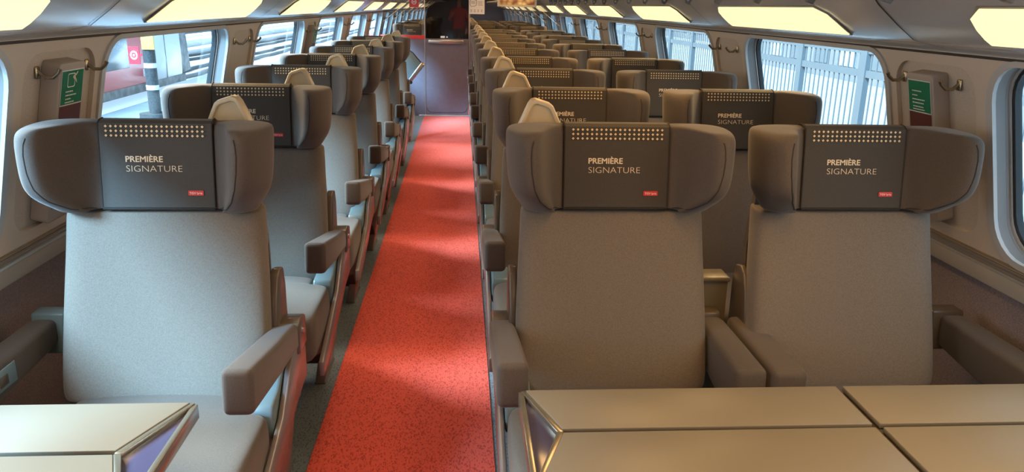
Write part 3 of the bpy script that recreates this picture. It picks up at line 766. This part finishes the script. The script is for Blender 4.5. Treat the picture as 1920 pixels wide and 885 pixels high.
mb = MB(); mb.box(-.66, -.60, 8.95, 9.06, 0, .69); fp(mb, 'post', leg_m, .006)

# luggage rack brackets
proto = None
for s, nm in SIDES:
    for k in range(20):
        y = 1.1 + .46 * k
        if proto is None:
            proto = b_ = empty('rack_bracket'); mb = MB()
            mb.prism([(-.03, .06), (.02, .06), (.02, .01), (.008, -.012), (-.010, -.006), (-.016, .02)], 'y', -.012, .012); mb.obj('bracket_body', lamp_frame_m, b_, bevel=.003)
            mb = MB(); mb.tube([(0, -.0135, .012), (0, .0135, .012)], .007, 10); mb.obj('bolt', pin_m, b_, smooth=True)
        else: b_ = copy_tree(proto)
        b_.location = (XC + s * .945, y, 1.565); b_.rotation_euler = (0, 0, 0 if s > 0 else math.pi)
        tag(b_, 'dark bracket under the luggage rack on the %s, %s from the front' % (side_words(s), ('number %d' % (k + 1)) if k >= 15 else ORD[k]), 'rack bracket', 'brackets under the luggage racks')

# ------------------------------------------------------------------ person seen far down the car
def make_person(loc, rz):
    root = empty('person', loc, 'person in a red jacket standing far beyond the glass door', 'person', rz=rz)
    V = [(0, 0, .95), (0, .01, 1.12), (0, .0, 1.34), (0, -.005, 1.46), (0, -.02, 1.53), (0, -.02, 1.64), (0, -.015, 1.70)]
    R_ = [(.155, .105), (.15, .10), (.16, .105), (.06, .055), (.052, .055), (.078, .095), (.055, .07)]
    E_ = [(i, i + 1) for i in range(6)]
    def add(p, r, par):
        V.append(p); R_.append(r if isinstance(r, tuple) else (r, r)); E_.append((par, len(V) - 1)); return len(V) - 1
    for sx in (-1, 1):
        a = add((sx * .09, 0, .88), .088, 0); b = add((sx * .10, -.01, .50), .062, a); c = add((sx * .10, .015, .10), .042, b); e = add((sx * .105, -.10, .045), (.038, .035), c); add((sx * .11, -.17, .035), (.030, .025), e)
        sh = add((sx * .175, 0, 1.385), .062, 2)
        if sx > 0: el, wr = (sx * .24, .02, 1.11), (sx * .22, -.10, .90)
        else: el, wr = (sx * .25, -.04, 1.13), (sx * .17, -.24, 1.27)
        l = add(el, .046, sh); w_ = add(wr, .030, l)
        dv = (Vector(wr) - Vector(el)).normalized(); side = Vector((1, 0, 0)); 
        pm = add(tuple(Vector(wr) + dv * .055), (.034, .018), w_)
        for q, ln in ((-.026, .062), (-.009, .075), (.009, .070), (.026, .055)):
            p1 = Vector(wr) + dv * .085 + side * q; f1 = add(tuple(p1), .010, pm); p2 = p1 + dv * ln * .5 + Vector((0, -.008, 0)); f2 = add(tuple(p2), .0085, f1); add(tuple(p2 + dv * ln * .4 + Vector((0, -.014, 0))), .0075, f2)
        th = add(tuple(Vector(wr) + dv * .03 + side * (-sx * .034)), .011, w_); add(tuple(Vector(wr) + dv * .07 + side * (-sx * .048)), .009, th)
    # face
    n0 = add((0, -.108, 1.622), (.014, .014), 5)
    me = bpy.data.meshes.new('body'); me.from_pydata(V, E_, [])
    o = bpy.data.objects.new('body', me); COL.objects.link(o); o.parent = root
    md = o.modifiers.new('skin', 'SKIN'); 
    for i, sv in enumerate(me.skin_vertices[0].data): sv.radius = R_[i]; sv.use_root = (i == 0)
    ss = o.modifiers.new('sub', 'SUBSURF'); ss.levels = 2; ss.render_levels = 2
    dg = bpy.context.evaluated_depsgraph_get(); dg.update()
    m2 = bpy.data.meshes.new_from_object(o.evaluated_get(dg)); o.modifiers.clear(); o.data = m2; m2.materials.clear()
    for m in (mat('skin', (.55, .33, .25), .6), mat('red_jacket', (.45, .03, .03), .8, noise=.1), mat('dark_trousers', (.03, .03, .04), .8), mat('dark_shoes', (.02, .02, .02), .5)): m2.materials.append(m)
    m2.polygons.foreach_set('use_smooth', [True] * len(m2.polygons))
    for p in m2.polygons:
        c = p.center
        hand = (c.x > .15 and c.z < .925 and c.z > .70 and c.y < -.06) or (c.x < -.10 and c.y < -.215 and c.z > 1.1)
        p.material_index = 0 if (c.z > 1.485 or hand) else (1 if c.z > .90 else (2 if c.z > .085 else 3))
    mb = MB(); rings = []
    for z, r in ((1.60, .084), (1.66, .090), (1.71, .080), (1.745, .045)):
        rings.append([(r * .95 * math.cos(a), .0 + r * 1.12 * math.sin(a) * (1 if math.sin(a) > 0 else .72 + (z - 1.60) * 2), z + (.035 if math.sin(a) < -.3 and z < 1.65 else 0)) for a in [2 * math.pi * i / 14 for i in range(14)]])
    mb.loft(rings); mb.obj('hair', mat('dark_hair', (.03, .02, .015), .7), root, subsurf=1)
    mb = MB()
    for sx in (-1, 1): mb.tube([(sx * .03, -.108, 1.645), (sx * .03, -.116, 1.645)], .009, 8)
    mb.tube([(-.022, -.104, 1.582), (0, -.112, 1.580), (.022, -.104, 1.582)], .004, 6)
    mb.obj('face_features', mat('face_dark', (.12, .05, .04), .6), root)
    return root
make_person((-.06, 22.0, 0), 0)

# ------------------------------------------------------------------ outside: platform, train, tracks on the solo side
plat_m = mat('platform_asphalt', (0.24, 0.29, 0.34), .85, noise=.18, nscale=.6)
edge_m = mat('platform_edge_white', (0.75, 0.76, 0.77), .7)
ballast_m = mat('pale_ballast', (0.42, 0.38, 0.38), .95, noise=.25, nscale=6)
railsteel_m = mat('dark_rail', (0.07, 0.085, 0.095), .5, metal=.3)
tr_red = mat('train_red', (0.85, 0.13, 0.13), .35, coat=.3)
tr_white = mat('train_white', (0.82, 0.84, 0.85), .35, coat=.3)
tr_glass = mat('train_dark_glass', (0.06, 0.07, 0.08), .15, coat=.4)
tr_under = mat('train_underframe', (0.24, 0.245, 0.25), .7, noise=.3, nscale=3)
post_m = mat('grey_post', (0.05, 0.053, 0.055), .6, noise=.3, nscale=20)
yellow_m = mat('yellow_sign', (0.72, 0.50, 0.12), .5)
signred_m = mat('sign_red', (0.68, 0.04, 0.06), .5)
mb = MB(); mb.box(-11.4, -1.75, -12, 140, -2.3, -1.7); struct(mb.obj('ground_platform', plat_m))
mb = MB(); mb.box(-11.45, -10.3, -12, 140, -2.2, -1.69); struct(mb.obj('trim_platform_edge', edge_m))
mb = MB(); mb.box(-200, -11.45, -12, 220, -3.0, -2.9); struct(mb.obj('ground_ballast', ballast_m))
def wavy_strip(x, wd, z0, z1, ya, yb, amp):
    mb = MB(); rings = []; ph = random.uniform(0, 6)
    y = ya
    while y <= yb:
        d = amp * (math.sin(y * .55 + ph) + .6 * math.sin(y * 1.3 + 2 * ph)); rings.append([(x - wd + d, y, z0), (x + wd + d, y, z0), (x + wd + d, y, z1), (x - wd + d, y, z1)]); y += .8
    mb.loft(rings); return mb
for i, x in enumerate((-16.2, -17.7, -20.5, -22.0, -31.5, -33.0, -36.0, -37.5)):
    tag(wavy_strip(x, .10, -2.9, -2.70, 30, 150, .10).obj('railway_rail', railsteel_m), 'dark steel running rail beyond the platform, %s out from it' % ORD[i], 'rail', 'running rails outside')
for i, (xa, xb) in enumerate(((-29.5, -25.0), (-50, -41.5))):
    mb = MB(); mb.box(xa, xb, 20, 170, -2.9, -2.05); struct(mb.obj('ground_platform_far', plat_m))
    mb = MB(); mb.box(xb - 1.3, xb + .05, 20, 170, -2.85, -2.04); mb.box(xa - .05, xa + 1.2, 20, 170, -2.85, -2.04); struct(mb.obj('trim_platform_far', edge_m))
mb = MB(); mb.box(-24.5, -23.2, 30, 150, -2.9, -2.6); struct(mb.obj('ground_pale_path', edge_m))
mb = MB(); mb.box(-14.6, -11.6, 38, 150, -2.9, -2.62); struct(mb.obj('ground_white_track', edge_m))
# parked train
tr = empty('train', (-13.4, 24, -2.9), 'red and white train waiting across the platform outside', 'train'); inv = Matrix.Translation(-tr.location)
def tp(mb, nm, mt, bev=0.0):
    o = mb.obj(nm, mt, tr, bevel=bev); o.matrix_parent_inverse = inv; return o
xa, xb = -12.25, -15.1
prof = [(xa, -1.62), (xa + .03, -.9), (xa, .6), (xa - .25, 1.15), (xa - .9, 1.42), (xb + .9, 1.42), (xb + .25, 1.15), (xb, .6), (xb, -1.62)]
mb = MB(); mb.prism(prof, 'y', 12, 31.6); tp(mb, 'red_body', tr_red, .05)
mb = MB(); mb.prism(prof, 'y', 31.62, 35.6); tp(mb, 'white_body', tr_white, .05)
mb = MB(); mb.box(xb + .1, xa + .0, 12, 36.0, -2.15, -1.60); tp(mb, 'underframe', tr_under, .03)
for y in (14.5, 17.2, 28.2, 33.6):
    mb = MB(); mb.tube([(xb + .2, y, -2.42), (xa - .02, y, -2.42)], .46, 20); tp(mb, 'wheelset', tr_under)
mb = MB(); mb.box(xa - .03, xa + .045, 24.0, 30.0, -.92, .55); tp(mb, 'side_window', tr_glass, .02)
mb = MB(); mb.box(xa - .03, xa + .045, 14.0, 22.6, -.92, .55); tp(mb, 'side_window', tr_glass, .02)
mb = MB(); mb.box(xa - .02, xa + .03, 32.2, 32.26, -1.6, .6); mb.box(xa - .02, xa + .03, 33.7, 33.76, -1.6, .6); tp(mb, 'door_seam', tr_under)
mb = MB(); mb.box(xa + .0, xa + .06, 31.2, 31.5, -1.35, -1.05); tp(mb, 'side_lamp', tr_white, .02)
mb = MB(); mb.prism([(35.6, -1.62), (36.9, -1.5), (36.6, .2), (35.6, 1.2)], 'x', xb + .2, xa - .05); tp(mb, 'gangway_end', tr_under, .05)
# platform post with signs
t = empty('platform_post', (-8.6, 22.5, -1.7), 'dark grey platform post with pale bands outside the window', 'post'); inv = Matrix.Translation(-t.location)
mb = MB(); mb.tube([(-8.6, 22.5, -1.7), (-8.6, 22.5, 2.4)], .16, 16); o = mb.obj('shaft', post_m, t, smooth=True); o.matrix_parent_inverse = inv
mb = MB(); mb.tube([(-8.6, 22.5, -1.7), (-8.6, 22.5, -1.55)], .42, 16); o = mb.obj('foot', post_m, t, smooth=True); o.matrix_parent_inverse = inv
for z in (-.90, -.30):
    mb = MB(); mb.tube([(-8.6, 22.5, z), (-8.6, 22.5, z + .13)], .168, 16); o = mb.obj('pale_band', edge_m, t); o.matrix_parent_inverse = inv
mb = MB(); mb.box(-8.70, -8.36, 22.28, 22.325, .20, .92); tag(mb.obj('platform_sign', yellow_m, bevel=.01), 'yellow rectangular sign fixed to the platform post', 'sign')
t = empty('platform_sign', (-9.05, 22.45, .5), 'red sign with a white swirl hung beside the platform post', 'sign'); inv = Matrix.Translation(-t.location)
mb = MB(); mb.box(-9.13, -8.83, 22.42, 22.46, -.20, .27); mb.box(-8.83, -8.765, 22.43, 22.45, .02, .08); o = mb.obj('sign_plate', signred_m, t); o.matrix_parent_inverse = inv
mb = MB(); n = 20; P = [(math.cos(2 * math.pi * i / n), math.sin(2 * math.pi * i / n)) for i in range(n)]
mb.add([(-8.98 + .10 * a, 22.415, .04 + .12 * b) for a, b in P] + [(-8.98 + .065 * a, 22.415, .04 + .075 * b) for a, b in P], [(i, (i + 1) % n, n + (i + 1) % n, n + i) for i in range(n)])
mb.add([(-8.98 + .03 * a, 22.415, .04 + .035 * b) for a, b in P], [tuple(range(n))])
o = mb.obj('swirl', white_print, t); o.matrix_parent_inverse = inv

# ------------------------------------------------------------------ outside: fence and pale yard on the paired side
yard_m = mat('pale_yard', (0.25, 0.23, 0.215), .9, noise=.10, nscale=.5)
fence_m = mat('blue_grey_fence', (0.085, 0.092, 0.095), .55)
wallw_m = mat('pale_shed_wall', (0.12, 0.115, 0.11), .8, noise=.12, nscale=.4)
mb = MB(); mb.box(1.95, 120, -20, 160, -2.0, -1.7); struct(mb.obj('ground_yard', yard_m))
fe = empty('fence', (7.0, 14, -1.7), 'long blue-grey railing fence with upright bars outside the windows', 'fence'); inv = Matrix.Translation(-fe.location)
FX = 7.0
mb = MB()
for i in range(285):
    y = 3.0 + i * .20; mb.box(FX - .008, FX + .008, y - .014, y + .014, -1.55, .46)
    if i % 1 == 0: mb.box(FX - .008, FX + .008, y + .08, y + .115, .58, .86)
o = mb.obj('bars', fence_m, fe); o.matrix_parent_inverse = inv
for z0, z1 in ((.46, .58), (.86, .93), (-1.58, -1.48)):
    mb = MB(); mb.box(FX - .03, FX + .03, 2.8, 60, z0, z1); o = mb.obj('rail', fence_m, fe); o.matrix_parent_inverse = inv
for i in range(22):
    y = 5.5 + 2.6 * i; mb = MB(); mb.box(FX - .05, FX + .05, y - .11, y + .11, -1.7, 1.02); o = mb.obj('post', fence_m, fe); o.matrix_parent_inverse = inv
for i, (x, ya, yb, h) in enumerate(((15.0, 5, 24, .9), (19.0, 27, 52, 1.3), (26.0, 60, 110, 1.6))):
    t = empty('shed', (x + 1.5, (ya + yb) / 2, -1.7), 'pale blue-grey low shed beyond the fence, %s from the near end' % ORD[i], 'shed', 'low sheds beyond the fence'); inv = Matrix.Translation(-t.location)
    mb = MB(); mb.box(x, x + 3, ya, yb, -1.7, h - .3); o = mb.obj('shed_wall', wallw_m, t); o.matrix_parent_inverse = inv
    mb = MB(); mb.prism([(x - .3, h - .3), (x + 1.5, h + .5), (x + 3.3, h - .3)], 'y', ya - .3, yb + .3); o = mb.obj('shed_roof', edge_m, t); o.matrix_parent_inverse = inv
    for q in range(int((yb - ya) / 3)):
        mb = MB(); mb.box(x - .05, x + .02, ya + 1 + q * 3, ya + 2.6 + q * 3, -1.0, -.1); o = mb.obj('shed_window', tr_under if q % 3 == 0 else fence_m, t); o.matrix_parent_inverse = inv
